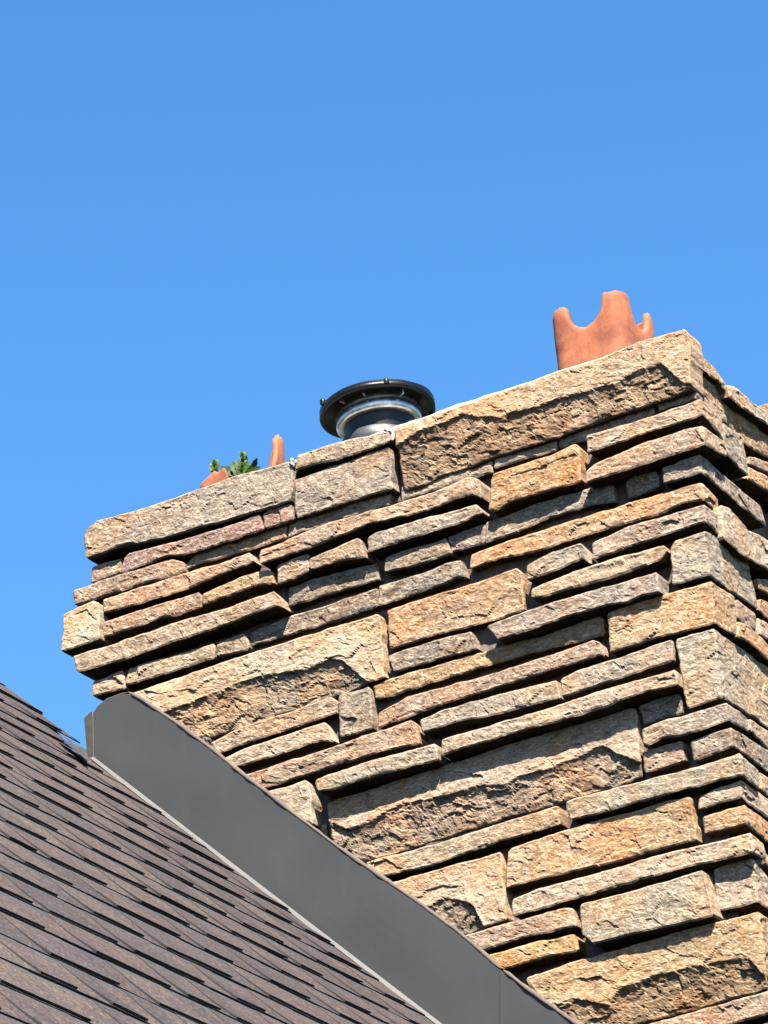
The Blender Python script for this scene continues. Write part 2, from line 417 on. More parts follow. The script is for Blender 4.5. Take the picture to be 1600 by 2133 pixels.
def side(T, B, p, c, ext=False, **k):
    p = p - .028
    P = []
    for s_ in (T, B):
        q = [hit(x, y, 0, p) for x, y in pts(s_)]; q = [(max(h[1], -.03), h[2]) for h in q]
        if ext: q.append((Y_EXT, q[-1][1]))
        P.append([(a + 10, z) for a, z in q])
    return build_side(P[0], P[1], p, COL[c], **k)
def build_side(T, B, p, color, **k):
    # right-hand face only: a offset by 10 so that every column counts as 'turned'; shift the position back afterwards
    o = build_stone(T, B, p, color, xc=p, **k)
    o.location.y += p - 10
    return o

# --- front face, traced course by course ---
front("174,1112 184,1097 200,1085 320,1052 400,1022 500,988 600,962 609,959", "178,1160 183,1164 250,1138 330,1122 400,1103 500,1075 607,1043", .088, 'G', round_=2.0)
front("616,950 700,922 808,898", "616,980 650,968 700,958 740,945 814,918", .09, 't')
front("612,999 650,985 720,962 812,930", "617,1079 700,1053 800,1022 815,1017", .08, 'g')
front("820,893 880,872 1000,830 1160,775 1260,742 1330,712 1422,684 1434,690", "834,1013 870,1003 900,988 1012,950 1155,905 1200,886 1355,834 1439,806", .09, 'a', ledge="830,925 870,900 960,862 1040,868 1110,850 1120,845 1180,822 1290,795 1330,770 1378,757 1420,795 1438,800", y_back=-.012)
front("192,1182 252,1163", "190,1214 252,1194", .066, 'b')
front("256,1165 267,1153 362,1130 500,1087 542,1071", "250,1194 300,1177 350,1158 382,1157 500,1120 549,1103", .078, 'p')
front("545,1071 567,1057 605,1047", "551,1102 612,1081", .078, 'p')
front("152,1231 250,1197 360,1166 384,1172", "156,1262 207,1247 307,1212 368,1197 384,1190", .075, 'b')
front("387,1178 407,1155 500,1121 597,1093", "386,1188 420,1173 480,1156 535,1142 597,1120", .06, 't')
front("600,1091 700,1056 812,1019", "600,1120 675,1091 720,1080 757,1066 812,1052", .06, 't')
front("213,1250 345,1206 450,1175 520,1151", "215,1278 275,1262 380,1230 450,1200 475,1191 512,1178 526,1170", .082, 't')
front("541,1146 600,1123 675,1092 757,1068 812,1054 900,1025 970,994 985,993 1001,1000", "540,1176 650,1138 765,1093 900,1060 950,1040 982,1031 1002,1037", .10, 't')
front("836,1012 900,988 1012,952 1026,958", "835,1044 900,1021 970,998 1026,984", .058, 't')
front("1031,946 1075,927 1150,909 1158,913", "1029,977 1075,962 1145,942 1158,939", .058, 'c')
front("1164,905 1200,889 1345,836 1361,845", "1164,932 1220,916 1290,893 1350,869 1362,862", .055, 'b')
corner("1372,842 1410,822 1447,807", "1372,856 1410,843 1450,828", .055, 't', "1515,868", "1515,885")
front("1020,1000 1027,987 1085,967 1150,947 1197,924 1206,926", "1017,1064 1026,1066 1062,1047 1125,1027 1200,1007 1210,1001", .085, 'O')
corner("1222,907 1350,871 1450,833 1462,830", "1224,942 1275,927 1375,891 1465,863", .088, 't', "1506,873", "1510,917")
corner("1219,981 1237,967 1325,930 1425,895 1462,886", "1219,1004 1300,980 1400,947 1471,925", .10, 't', "1512,921", "1515,950")
front("764,1120 785,1107 900,1075 992,1051 1003,1059", "765,1150 900,1107 950,1092 1004,1069", .09, 'g')
front("576,1177 640,1153", "579,1218 610,1206 643,1188", .085, 'g')
front("642,1166 700,1140 745,1120 753,1125", "645,1186 675,1177 725,1165 759,1162", .092, 'r')
front("422,1237 500,1203 557,1186 567,1192", "422,1260 500,1231 550,1217 571,1214", .078, 'o')
front("207,1299 300,1268 412,1234 420,1241", "207,1330 275,1307 337,1286 370,1281 420,1264", .075, 'r')
front("132,1280 170,1262 194,1252 208,1256", "126,1356 150,1350 200,1333 206,1331", .095, 'w')
front("153,1367 250,1337 350,1302 500,1257 570,1232 587,1250", "160,1400 250,1376 350,1341 500,1290 537,1275 572,1262 591,1267", .092, 't')
front("599,1226 645,1208 750,1180 786,1173", "600,1264 675,1240 725,1225 787,1208", .062, 'd')
front("799,1161 840,1146 900,1130 930,1120", "799,1191 850,1182 900,1166 940,1152", .07, 'g', round_=1.6)
front("932,1120 970,1106 1010,1090", "941,1151 1010,1131", .062, 'd')
front("1011,1090 1125,1047 1200,1026 1270,1006 1276,1010", "1011,1131 1062,1115 1150,1076 1225,1055 1283,1044", .055, 'g')
front("1302,1003 1320,992 1367,980", "1307,1040 1340,1026 1376,1012", .062, 'd', round_=1.5)
corner("1380,976 1420,960 1460,946", "1382,1007 1420,996 1462,983", .075, 'g', "1583,1052", "1597,1097")
front("521,1318 600,1285 700,1255 787,1224", "521,1346 600,1322 675,1300 787,1264", .052, 'd')
front("788,1223 900,1187 930,1172 962,1167", "788,1262 900,1226 950,1204 969,1204", .06, 'd')
corner("980,1156 1050,1131 1120,1108 1200,1081 1350,1037 1460,1005", "977,1185 1055,1160 1120,1147 1212,1117 1300,1092 1375,1072 1425,1047 1467,1041", .06, 'o', "1497,1042", "1500,1070")
front("1097,1178 1150,1150 1210,1131 1222,1150", "1099,1210 1162,1187 1212,1165 1232,1175", .08, 'g')
corner("1232,1131 1300,1100 1400,1070 1470,1050", "1236,1167 1300,1142 1375,1115 1470,1086", .08, 'g', "1500,1073", "1507,1122")
front("1106,1226 1187,1192 1300,1157 1382,1136 1387,1142", "1105,1247 1137,1242 1200,1222 1300,1195 1375,1165 1385,1153", .085, 't', round_=1.5)
corner("1397,1143 1407,1127 1467,1106", "1399,1217 1412,1216 1480,1195", .078, 'G', "1500,1120 1555,1170", "1530,1234 1582,1270")
front("807,1272 900,1242 970,1222 1020,1203 1075,1184 1088,1194", "812,1352 850,1341 900,1325 1000,1300 1093,1271", .06, 'o')
front("807,1366 850,1350 940,1325 984,1314", "818,1401 850,1390 925,1370 993,1354", .065, 'd')
front("1012,1306 1100,1270 1250,1224 1300,1212 1370,1192", "1035,1332 1100,1312 1175,1285 1262,1260 1310,1253 1340,1240 1376,1234", .095, 'g', round_=1.4)
front("777,1426 850,1402 1000,1360 1057,1343 1130,1326 1212,1295 1250,1284 1258,1292", "780,1455 825,1447 850,1437 1000,1392 1075,1369 1112,1359 1200,1337 1258,1321", .058, 'o')
corner("1265,1277 1325,1255 1425,1227 1482,1211", "1270,1360 1375,1327 1491,1297", .075, 'o', "1530,1243", "1537,1327")
front("786,1486 850,1451 1000,1410 1150,1365 1236,1334 1252,1338", "787,1516 850,1493 975,1450 1150,1395 1250,1365 1262,1369", .075, 'r')
front("1167,1414 1200,1398 1250,1383 1325,1357 1400,1331", "1170,1452 1250,1425 1262,1422 1350,1392 1402,1376", .07, 'G')
front("876,1499 915,1482 1025,1450 1160,1417", "880,1525 950,1502 1037,1487 1070,1479 1168,1452", .085, 'G')
corner("1407,1333 1440,1322 1481,1310", "1431,1475 1470,1464 1511,1451", .07, 'G', "1560,1362", "1572,1494", ext=.40)
front("919,1541 1035,1507 1125,1480 1250,1440 1370,1406 1409,1396", "919,1573 1050,1532 1150,1505 1250,1476 1300,1457 1350,1440 1412,1426", .10, 'c')
front("1331,1470 1375,1454 1416,1446", "1341,1509 1375,1497 1420,1486", .062, 'd')
corner("1335,1520 1355,1510 1515,1464", "1339,1547 1352,1551 1380,1537 1420,1532 1450,1522 1520,1500", .082, 'g', "1559,1494", "1562,1523")
front("1337,1568 1420,1542", "1342,1610 1395,1596 1425,1585", .066, 'r')
corner("1437,1543 1500,1522 1522,1516", "1444,1585 1475,1575 1530,1552", .07, 'd', "1600,1560", "1600,1605", ext=.44)
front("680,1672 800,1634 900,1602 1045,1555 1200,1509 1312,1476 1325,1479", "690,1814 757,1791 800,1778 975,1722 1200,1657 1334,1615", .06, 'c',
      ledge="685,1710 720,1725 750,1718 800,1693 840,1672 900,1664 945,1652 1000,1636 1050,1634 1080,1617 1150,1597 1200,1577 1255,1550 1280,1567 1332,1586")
corner("1177,1670 1200,1662 1350,1625 1545,1570", "1186,1708 1275,1687 1400,1651 1545,1614", .085, 'G', "1582,1604", "1585,1645")
corner("1455,1661 1500,1640 1542,1624", "1456,1685 1500,1672 1550,1660", .07, 'c', "1600,1662", "1600,1702", ext=.42)
corner("1465,1701 1507,1689 1555,1676", "1467,1739 1500,1730 1555,1717", .06, 'o', "1600,1712", "1600,1752", ext=.38)
front("1056,1778 1066,1767 1125,1747 1200,1722 1350,1681 1425,1660 1440,1661", "1052,1849 1125,1830 1200,1813 1300,1790 1380,1767 1450,1748", .072, 'o')
front("762,1796 900,1760 1007,1726 1163,1679", "776,1836 800,1824 900,1802 1012,1762 1166,1716", .076, 't')
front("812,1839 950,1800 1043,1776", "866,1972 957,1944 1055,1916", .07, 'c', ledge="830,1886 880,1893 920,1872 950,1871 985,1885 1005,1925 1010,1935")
corner("1066,1873 1125,1851 1250,1817 1400,1775 1500,1752 1562,1736", "1067,1909 1162,1882 1250,1857 1300,1842 1425,1807 1572,1775", .088, 'c', "1590,1757", "1598,1790")
front("952,1954 1050,1925 1175,1892 1194,1893", "985,1987 1020,1974 1075,1957 1199,1929", .085, 'r')
front("1015,1991 1100,1965 1197,1946", "1042,2020 1075,2011 1150,1990 1202,1980", .08, 'O')
front("1207,1883 1290,1862 1387,1835 1462,1813 1470,1830", "1211,1945 1235,1966 1300,1947 1400,1928 1486,1909", .105, 'G', round_=1.5)
corner("1485,1812 1525,1797 1561,1790", "1491,1900 1525,1893 1586,1876", .06, 'c', "1600,1826", "1600,1892", ext=.40)
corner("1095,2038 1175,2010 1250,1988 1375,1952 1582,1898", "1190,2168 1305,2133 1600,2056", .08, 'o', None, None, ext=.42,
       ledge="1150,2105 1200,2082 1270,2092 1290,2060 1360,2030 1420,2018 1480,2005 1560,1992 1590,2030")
corner("1270,2158 1350,2133 1598,2066", "1285,2196 1450,2152 1612,2108", .075, 'r', None, None, ext=.35)
# first wide stone and what lies under it
front("258,1449 350,1417 500,1368 782,1279 790,1282", "330,1564 405,1538 500,1509 700,1443 800,1410", .066, 'c',
      ledge="300,1485 340,1483 425,1450 500,1420 560,1402 640,1394 685,1370 712,1374 738,1398 770,1420 800,1420")
front("192,1421 257,1396", "191,1452 260,1434", .07, 't')
front("265,1394 325,1375 447,1340", "262,1427 325,1410 400,1385 447,1370", .07, 't')
front("450,1338 512,1320", "450,1369 500,1357 518,1352", .066, 'd', round_=1.5)
front("437,1549 500,1515 600,1485 690,1452 697,1457", "457,1570 500,1553 600,1520 699,1486", .07, 't')
front("462,1581 525,1554 600,1530 675,1505 684,1511", "482,1601 532,1585 625,1558 665,1542 697,1545", .07, 'c')
front("704,1448 765,1431 772,1434", "709,1535 740,1528 776,1519", .065, 'g')
front("500,1618 600,1586 712,1550 750,1535 855,1501 864,1505", "528,1650 625,1617 725,1585 800,1562 873,1551", .086, 'r')
front("655,1625 680,1615 800,1577 909,1549", "660,1647 685,1647 800,1610 913,1583", .10, 'G')
front("545,1653 595,1641 635,1625 645,1631", "575,1693 650,1716", .085, 'w')
front("658,1724 680,1716", "668,1746 683,1752", .04, 'o')
# --- right-hand face ---
side("1461,740 1487,762 1512,800", "1464,770 1497,794 1514,824", .075, 'o')
side("1515,802 1530,803 1575,842 1600,858", "1520,828 1600,884", .085, 'w', ext=True)
side("1461,778 1475,790 1525,832 1600,895", "1463,815 1505,872 1555,925 1600,952", .055, 'o', ext=True)
side("1509,879 1547,910", "1515,945 1561,991", .085, 'G')
side("1561,950 1600,962", "1562,967 1600,985", .055, 'r', ext=True)
side("1562,971 1600,993", "1558,997 1600,1022", .07, 'o', ext=True)
side("1503,1051 1522,1058 1562,1105 1600,1125", "1509,1122 1550,1160 1600,1187", .08, 'w', ext=True)
side("1578,1205 1600,1207", "1583,1227 1600,1236", .06, 't', ext=True)
side("1586,1246 1600,1252", "1583,1270 1600,1288", .065, 'r', ext=True)
side("1534,1250 1540,1250 1575,1277", "1537,1287 1555,1300 1577,1313", .06, 'r')
side("1539,1294 1560,1303 1600,1342", "1541,1327 1562,1336 1600,1373", .068, 'o', ext=True)
side("1581,1286 1600,1298", "1583,1320 1600,1331", .06, 'c', ext=True)
side("1563,1498 1600,1523", "1565,1523 1600,1558", .072, 't', ext=True)
side("1584,1610 1600,1620", "1588,1644 1600,1655", .065, 'c', ext=True)
side("1593,1774 1600,1780", "1598,1800 1600,1803", .06, 't', ext=True)

# --- courses beyond the frame: below it and farther along the right-hand face ---
gen = np.random.default_rng(5); keys = list('ttcgoGrbd')
def gen_right(z0, z1, y0, y1):
    z = z1
    while z > z0 + .03:
        h = gen.choice([.045, .055, .065, .12, .14]); h = min(h, z - z0)
        y = y0
        while y < y1 - .02:
            w_ = min(gen.uniform(.16, .4), y1 - y)
            if y1 - y - w_ < .08: w_ = y1 - y
            p = gen.uniform(.025, .055)
            build_side([(y + .004 + 10, z - .003), (y + w_ - .006 + 10, z - .003)], [(y + .004 + 10, z - h + .005), (y + w_ - .006 + 10, z - h + .005)], p, COL[gen.choice(keys)], step=.012)
            y += w_
        z -= h
gen_right(4.66, 6.74, Y_EXT + .004, DEPTH)
def flash_x(z): return -1.962 + (5.971 - z) * 1.017
zz = float(hit(1285, 2196, 1, -.075)[2]) - .012
while zz > 4.05:
    h = float(gen.choice([.05, .06, .07, .13])); p = float(gen.uniform(.055, .09)); xl = max(flash_x(zz) + .12, -1.9)
    cl = float(gen.uniform(.25, .5)); xc = .05
    Tt = [(-min(cl, xc - xl), zz), (float(gen.uniform(.2, .4)), zz)]; Bt = [(Tt[0][0], zz - h + .008), (Tt[1][0], zz - h + .008)]
    build_stone(Tt, Bt, p, COL[gen.choice(keys)], xc, step=.010)
    x = xc + Tt[0][0] - .008
    while x > xl + .05:
        w_ = min(float(gen.uniform(.2, .55)), x - xl); pp = float(gen.uniform(.05, .09))
        build_stone([(x - w_ - .5, zz), (x - .5, zz)], [(x - w_ - .5, zz - h + .008), (x - .5, zz - h + .008)], pp, COL[gen.choice(keys)], .5, step=.010)
        x -= w_ + .008
    y = Tt[1][0] - p + .008
    while y < DEPTH - .05:
        w_ = min(float(gen.uniform(.2, .4)), DEPTH - y)
        build_side([(y + 10, zz), (y + w_ - .008 + 10, zz)], [(y + 10, zz - h + .008), (y + w_ - .008 + 10, zz - h + .008)], float(gen.uniform(.025, .055)), COL[gen.choice(keys)], step=.012)
        y += w_
    zz -= h

# --- mortar bed and crown ---
def rough_face(P0, U, V_, lu, lv, n, amp, step, seed):
    nu, nv = int(lu / step), int(lv / step)
    a, b = np.meshgrid(np.linspace(0, lu, nu + 1), np.linspace(0, lv, nv + 1))
    d = amp * fbm(a / .05, b / .05, seed, 4) + amp * .8 * facets(a / .06, b / .05, seed + 3, .6)
    e = np.minimum(np.minimum(a, lu - a), np.minimum(b, lv - b)); d = d * np.clip(e / .01, 0, 1)
    V = np.array(P0)[None, :] + a.reshape(-1, 1) * np.array(U) + b.reshape(-1, 1) * np.array(V_) + d.reshape(-1, 1) * np.array(n)
    i = np.arange(V.shape[0]).reshape(a.shape)
    return V, np.stack([i[:-1, :-1], i[:-1, 1:], i[1:, 1:], i[1:, :-1]], -1).reshape(-1, 4)
XL = -1.935; ZT = 6.70; ZR = 6.56
vA, fA = rough_face((XL, -.026, 4.0), (1, 0, 0), (0, 0, 1), -XL - .02, ZT - 4.0, (0, -1, 0), .006, .014, 90)
vB, fB = rough_face((-.02, -.008, 4.0), (0, 1, 0), (0, 0, 1), DEPTH + .008, ZR - 4.0, (1, 0, 0), .006, .014, 95)
bv, bf = boxv(XL, -.028, .002, DEPTH, 0, ZR - .002)
b2, f2_ = boxv(XL + .002, -.11, .004, DEPTH - .002, ZR - .05, ZT - .001)
V = np.concatenate([vA, vB, np.array(bv), np.array(b2)])
Fq = np.concatenate([fA, fB + len(vA), np.array(bf) + len(vA) + len(vB), np.array(f2_) + len(vA) + len(vB) + 8])
link('mortar_bed', mesh_np('mortar_bed', V, Fq), M_MORTAR, chimney)
# crown: a low mortar slab, ragged front edge just behind the lip of the cap stones
def crown():
    nx, ny = 180, 60
    xs = np.linspace(-1.93, -.10, nx); ys = np.linspace(-.072, DEPTH, ny)
    X, Y = np.meshgrid(xs, ys)
    e = np.minimum(np.minimum(X - xs[0], xs[-1] - X), np.minimum(Y - ys[0], ys[-1] - Y))
    Zc = 6.740 + .05 * sstep(e / .3) + .003 * fbm(X / .05, Y / .05, 3, 4) - .022 * np.clip(1 - e / .012, 0, 1) ** 2
    Y = Y + (Y < -.05) * .006 * fbm(X / .05, X * 0, 4, 4)
    V = np.stack([X, Y, Zc], -1).reshape(-1, 3); i = np.arange(len(V)).reshape(X.shape)
    f = np.stack([i[:-1, :-1], i[:-1, 1:], i[1:, 1:], i[1:, :-1]], -1).reshape(-1, 4)
    loop = np.r_[i[0, :], i[1:, -1], i[-1, -2::-1], i[-2:0:-1, 0]]
    Vb = V[loop].copy(); Vb[:, 2] = 6.69; n0 = len(V); nb = n0 + np.arange(len(loop))
    f2 = np.stack([loop, np.roll(loop, -1), np.roll(nb, -1), nb], -1)[:, ::-1]
    return np.concatenate([V, Vb]), np.concatenate([f, f2])
cv, cf = crown(); link('mortar_crown', mesh_np('mortar_crown', cv, cf), M_CROWN, chimney)
def lump(px, py, p, r, mat, name, seed, sq=(1, 1, 1)):
    c = hit(px, py, 1, -p); V, Fc = [], []
    n, m_ = 12, 8
    for j in range(m_ + 1):
        ph = math.pi * j / m_
        for k in range(n):
            th = 2 * math.pi * k / n; d = np.array([math.sin(ph) * math.cos(th), math.sin(ph) * math.sin(th), math.cos(ph)])
            rr = r * (1 + .35 * float(vnoise(np.array([d[0] * 2 + seed]), np.array([d[1] * 2 + d[2] * 3]), seed)[0]))
            V.append(d * rr * np.array(sq))
    for j in range(m_):
        for k in range(n): Fc.append((j * n + k, (j + 1) * n + k, (j + 1) * n + (k + 1) % n, j * n + (k + 1) % n))
    o = link(name, mesh_np(name, V, np.array(Fc)), mat, chimney); o.location = c
lump(612, 966, .08, .011, M_CROWN, 'mortar_lump', 1, (.8, 1.5, 1.3)); lump(809, 903, .07, .010, M_CROWN, 'mortar_lump', 2, (1.2, 2, 1.4))
lump(812, 925, .05, .010, M_CROWN, 'mortar_lump', 3, (.8, 1, 2.2))
lump(430, 1545, .06, .014, M_BEAD, 'mortar_lump', 4)

# ------------------------------------------------------------------ flashing on the chimney face
YF = -.120
def fp(x, y, yy=YF): return hit(x, y, 1, yy)
A0 = fp(190, 1584); A1 = fp(905, 2133); dd = A1 - A0; TH = math.atan2(-dd[2], dd[0])
es = np.array([math.cos(TH), 0, -math.sin(TH)]); en = np.array([math.sin(TH), 0, math.cos(TH)])
top_px = pts("191,1497 194,1484 203,1470 222,1456 245,1447 264,1443 300,1464 360,1505 440,1563 500,1613 600,1690 700,1766 780,1822 860,1876 950,1942 1000,1984 1040,2020")
top_px2 = pts("1040,2018 1100,2066 1195,2133")
def flash_panel(tp, yy, s_end, name, right_s):
    tops = [fp(x, y, yy) for x, y in tp]
    if right_s is not None: tops.append(tops[-1] + es * right_s)
    # columns: along roof line
    cols = []
    L0 = (tops[0] - A0) @ es
    P = np.array([[(t - A0) @ es, (t - A0) @ en] for t in tops])
    ks = np.linspace(0, 1, 90)
    d = np.r_[0, np.cumsum(np.hypot(np.diff(P[:, 0]), np.diff(P[:, 1])))]; d /= d[-1]
    ts = np.interp(ks, d, P[:, 0]); tn = np.interp(ks, d, P[:, 1])
    bs = np.interp(ks, [0, 1], [.0 if name == 'flashing' and right_s is None else P[0, 0] - (.05 if right_s is None else 0), s_end])
    V = []
    m_ = 8
    for i in range(len(ks)):
        for j in range(m_ + 1):
            w = j / m_; s_ = bs[i] * (1 - w) + ts[i] * w; n_ = 0 * (1 - w) + tn[i] * w
            q = A0 + es * s_ + en * n_
            buck = .0022 * float(vnoise(np.array([s_ * 5]), np.array([n_ * 6]), 8)[0])
            V.append((q[0], yy + buck, q[2]))
    nF = len(V)
    V2 = [(x, y + .002, z) for x, y, z in V]
    Fc = []
    for i in range(len(ks) - 1):
        for j in range(m_):
            a = i * (m_ + 1) + j; Fc.append((a, a + m_ + 1, a + m_ + 2, a + 1)); Fc.append((nF + a, nF + a + 1, nF + a + m_ + 2, nF + a + m_ + 1))
        a = i * (m_ + 1) + m_; Fc.append((a, a + m_ + 1, nF + a + m_ + 1, nF + a))
    for j in range(m_): Fc.append((j, j + 1, nF + j + 1, nF + j)); a = (len(ks) - 1) * (m_ + 1) + j; Fc.append((a, nF + a, nF + a + 1, a + 1))
    return V + V2, Fc, tops
flashing = None
v, f, tops1 = flash_panel(top_px, YF, (fp(1040, 2240) - A0) @ es, 'flashing', None)
flashing = link('flashing', mesh_np('flashing', v, f), M_FLASH, chimney); flashing['label'] = 'charcoal metal flashing panel with rounded top corner along the roof'
v, f, tops2 = flash_panel(top_px2, YF + .004, 2.95, 'flashing', .65)
# lower piece starts at the seam
f2o = link('flashing', mesh_np('flashing', v, f), M_FLASH, chimney); f2o['label'] = 'lower overlapping piece of charcoal metal flashing'
# caulk bead over the top edge
def bead(tp, rad, name, seed, mat=M_BEAD, off=.004, yy=YF):
    P = [fp(x, y, yy) for x, y in tp]; P = np.array(P)
    d = np.r_[0, np.cumsum(np.linalg.norm(np.diff(P, axis=0), axis=1))]; n = int(d[-1] / .008)
    q = np.linspace(0, d[-1], n); Q = np.stack([np.interp(q, d, P[:, k]) for k in range(3)], -1)
    Q[:, 2] += off; Q[:, 0] += off * .6
    rr = rad * (1 + .45 * fbm(q / .05, q * 0, seed, 3)) * np.clip(np.minimum(q, q[-1] - q) / .03 + .3, .3, 1)
    Q[:, 1] += .004 + .003 * fbm(q / .03, q * 0 + 5, seed, 3)
    Q[:, 2] += .0022 * fbm(q / .06, q * 0 + 9, seed, 3)
    v, f = tube(Q, rr, 8); return link(name, mesh_np(name, v, f, True), mat, flashing)
bead(top_px[5:], .0062, 'caulk_bead', 3)
bead(top_px[1:6], .0022, 'caulk_bead', 4, off=.001)
bead([(1046, 2024), (1100, 2066), (1195, 2133), (1260, 2180)], .0062, 'caulk_bead', 6)
# folded left edge of the flashing
def strip(P, th, name, mat, parent):
    P = np.array(P, float); n = len(P) // 2; nn = np.cross(P[1] - P[0], P[2] - P[0]); nn /= np.linalg.norm(nn)
    V = list(P) + list(P + nn * th); m_ = len(P); Fc = []
    for i in range(n - 1):
        a = 2 * i; Fc += [(a, a + 1, a + 3, a + 2), (m_ + a, m_ + a + 2, m_ + a + 3, m_ + a + 1), (a, a + 2, m_ + a + 2, m_ + a), (a + 1, m_ + a + 1, m_ + a + 3, a + 3)]
    Fc += [(0, m_, m_ + 1, 1), (m_ - 2, m_ - 1, 2 * m_ - 1, 2 * m_ - 2)]
    return link(name, mesh_np(name, V, Fc), mat, parent)
hem = [fp(175, 1496, YF + .014), fp(191, 1481, YF - .003)]
for t in (.12, .4, .7, .93): hem += [fp(175 + 7 * t, 1496 + 86 * t, YF + .014), fp(193 + 1.5 * t, 1481 + 104 * t, YF - .004)]
hem += [fp(183, 1584, YF + .012), fp(190, 1589, YF - .002)]
M_HEM = mat_simple('beige_sealed_metal', (.085, .075, .066), .5, 0, .15, 20, .001, 60)
strip(hem, .002, 'folded_edge', M_HEM, flashing)
# kicked out flange along the roof
fl = []
for s_ in np.linspace(-.0, 2.9, 60):
    b = A0 + es * s_; w = .0015 * float(vnoise(np.array([s_ * 6]), np.array([0.]), 2)[0])
    fl += [b + en * .013 + np.array([0, -.0012, 0]), b + en * (.003 + w) + np.array([0, -.009, 0])]
strip([q - np.array([0, .001, 0]) for q in fl], -.0016, 'flange', M_KICK, flashing)

# ------------------------------------------------------------------ house with the shingle roof
house = empty('house', 'house with brown laminated shingle roof sloping down past the chimney', 'house', (0, -3, 0))
house_inv = Matrix.Translation((0, 3, 0))
def hlink(name, me, mat=None, parent=None, color=None):
    o = link(name, me, mat, parent or house, color)
    if parent is None: o.matrix_parent_inverse = house_inv
    return o
RAKE = .03; YB = -6.4; S0 = -.017; EX = .185; SE = 3.70; SR = -1.70
def rp(s_, y, h): q = A0 + es * s_ + en * h; return (q[0], y, q[2])
# deck slab for both slopes
def deck():
    ridge = A0 + es * SR; eave = A0 + es * SE; xr, zr = ridge[0], ridge[2]
    ex_, ez = eave[0], eave[2]; mx = 2 * xr - ex_
    t = .10
    prof = [(ex_, ez - .012), (xr, zr - .012), (mx, ez - .012), (mx + .02, ez - .012 - t), (xr, zr - .012 - t * 1.4), (ex_ - .02, ez - .012 - t)]
    V = [(x, y, z) for y in (YB, RAKE - .012) for x, z in prof]
    Fc = [(0, 1, 7, 6), (1, 2, 8, 7), (2, 3, 9, 8), (3, 4, 10, 9), (4, 5, 11, 10), (5, 0, 6, 11), (0, 5, 4, 1), (1, 4, 3, 2), (6, 7, 10, 11), (7, 8, 9, 10)]
    return V, Fc, (xr, zr, ex_, ez, mx)
dv, df, (xr, zr, ex_, ez, mx) = deck()
roof = hlink('roof', mesh_np('roof', dv, df), M_DECK)
# walls under the roof
wx0, wx1 = mx + .4, ex_ - .4
wv = [(wx0, YB + .3, 0), (wx1, YB + .3, 0), (wx1, -.03, 0), (wx0, -.03, 0)]
zt = ez + .4 * math.tan(TH) - .16
prof = [(wx0, zt), (wx1, zt), (wx1, zt), (wx0, zt)]
V = [(x, y, 0) for x, y, _ in wv] + [(x, y, zt) for x, y, _ in wv] + [(xr, YB + .3, zr - .20), (xr, -.03, zr - .20)]
Fc = [(0, 1, 5, 4), (1, 2, 6, 5), (2, 3, 7, 6), (3, 0, 4, 7), (4, 5, 8), (6, 7, 9), (4, 8, 9, 7), (5, 6, 9, 8)]
hlink('wall', mesh_np('wall', V, Fc), M_WALL)

def slab(s0, s1, y0, y1, h0, h1, th, seed, ny=10, nsn=10, wav=.0012, lift=0.0, band=False, taper=0.0, wseed=0):
    """one shingle piece: thin slab, top surface rising from h0 at s0 to h1 at its butt s1"""
    sv = np.linspace(0, 1, nsn + 1); yv = np.linspace(0, 1, ny + 1)
    Sg, Yg = np.meshgrid(sv, yv)
    yy = y0 + (y1 - y0) * Yg + (.009 * np.sin(Sg * 5.0 + 1.2) * (taper != 0)) + taper * (1 - Sg) * (Yg - .5) * 2
    hh = h0 + (h1 - h0) * Sg ** 1.35 + wav * vnoise(yy * 5, Sg * 1.5 + wseed * 3.37, wseed + 50) * Sg + lift * Sg ** 3
    ss = s0 + (s1 - s0) * Sg + .0015 * vnoise(yy * 9, Sg * 0, seed + 5) * (Sg > .99)
    P = np.stack([A0[0] + es[0] * ss + en[0] * hh, yy, A0[2] + es[2] * ss + en[2] * hh], -1).reshape(-1, 3)
    Q = P - np.array([en[0], 0, en[2]]) * th
    i = np.arange(len(P)).reshape(Sg.shape)
    f = np.stack([i[:-1, :-1], i[:-1, 1:], i[1:, 1:], i[1:, :-1]], -1).reshape(-1, 4)
    loop = np.r_[i[0, :], i[1:, -1], i[-1, -2::-1], i[-2:0:-1, 0]]
    f2 = np.stack([loop, np.roll(loop, -1), np.roll(loop, -1) + len(P), loop + len(P)], -1)[:, ::-1]
    V = np.concatenate([P, Q]); Fq = np.concatenate([f[:, ::-1], f2])
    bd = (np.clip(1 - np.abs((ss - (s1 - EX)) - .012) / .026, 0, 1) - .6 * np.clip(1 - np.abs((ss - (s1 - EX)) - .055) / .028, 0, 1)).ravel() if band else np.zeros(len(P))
    return V, Fq, np.r_[bd, bd]
kmin = int(math.floor((SR + .03 - S0) / EX)) + 1; kmax = int((SE + .03 - S0) / EX)
sh = np.random.default_rng(21)
SC = [(.040, .031, .032), (.035, .029, .031), (.045, .036, .034), (.032, .026, .028), (.042, .032, .032)]
T1, T2 = .0032, .0044
tabs = []; rest_V, rest_F, rest_b, nrest = [], [], [], 0
def add_mats(me):
    me.materials.append(M_SHINGLE); me.materials.append(M_BUTT)
def paint_sides(me, n_top):
    mi = np.zeros(len(me.polygons), np.int32); mi[n_top:] = 1; me.polygons.foreach_set('material_index', mi)
def y_end(s1):
    # where the course stops: chimney flashing between its corners, the verge elsewhere
    if s1 < -.02 or s1 - EX > 2.90: return RAKE + float(sh.uniform(-.004, .010))
    return YF - .012
nstrip = 0
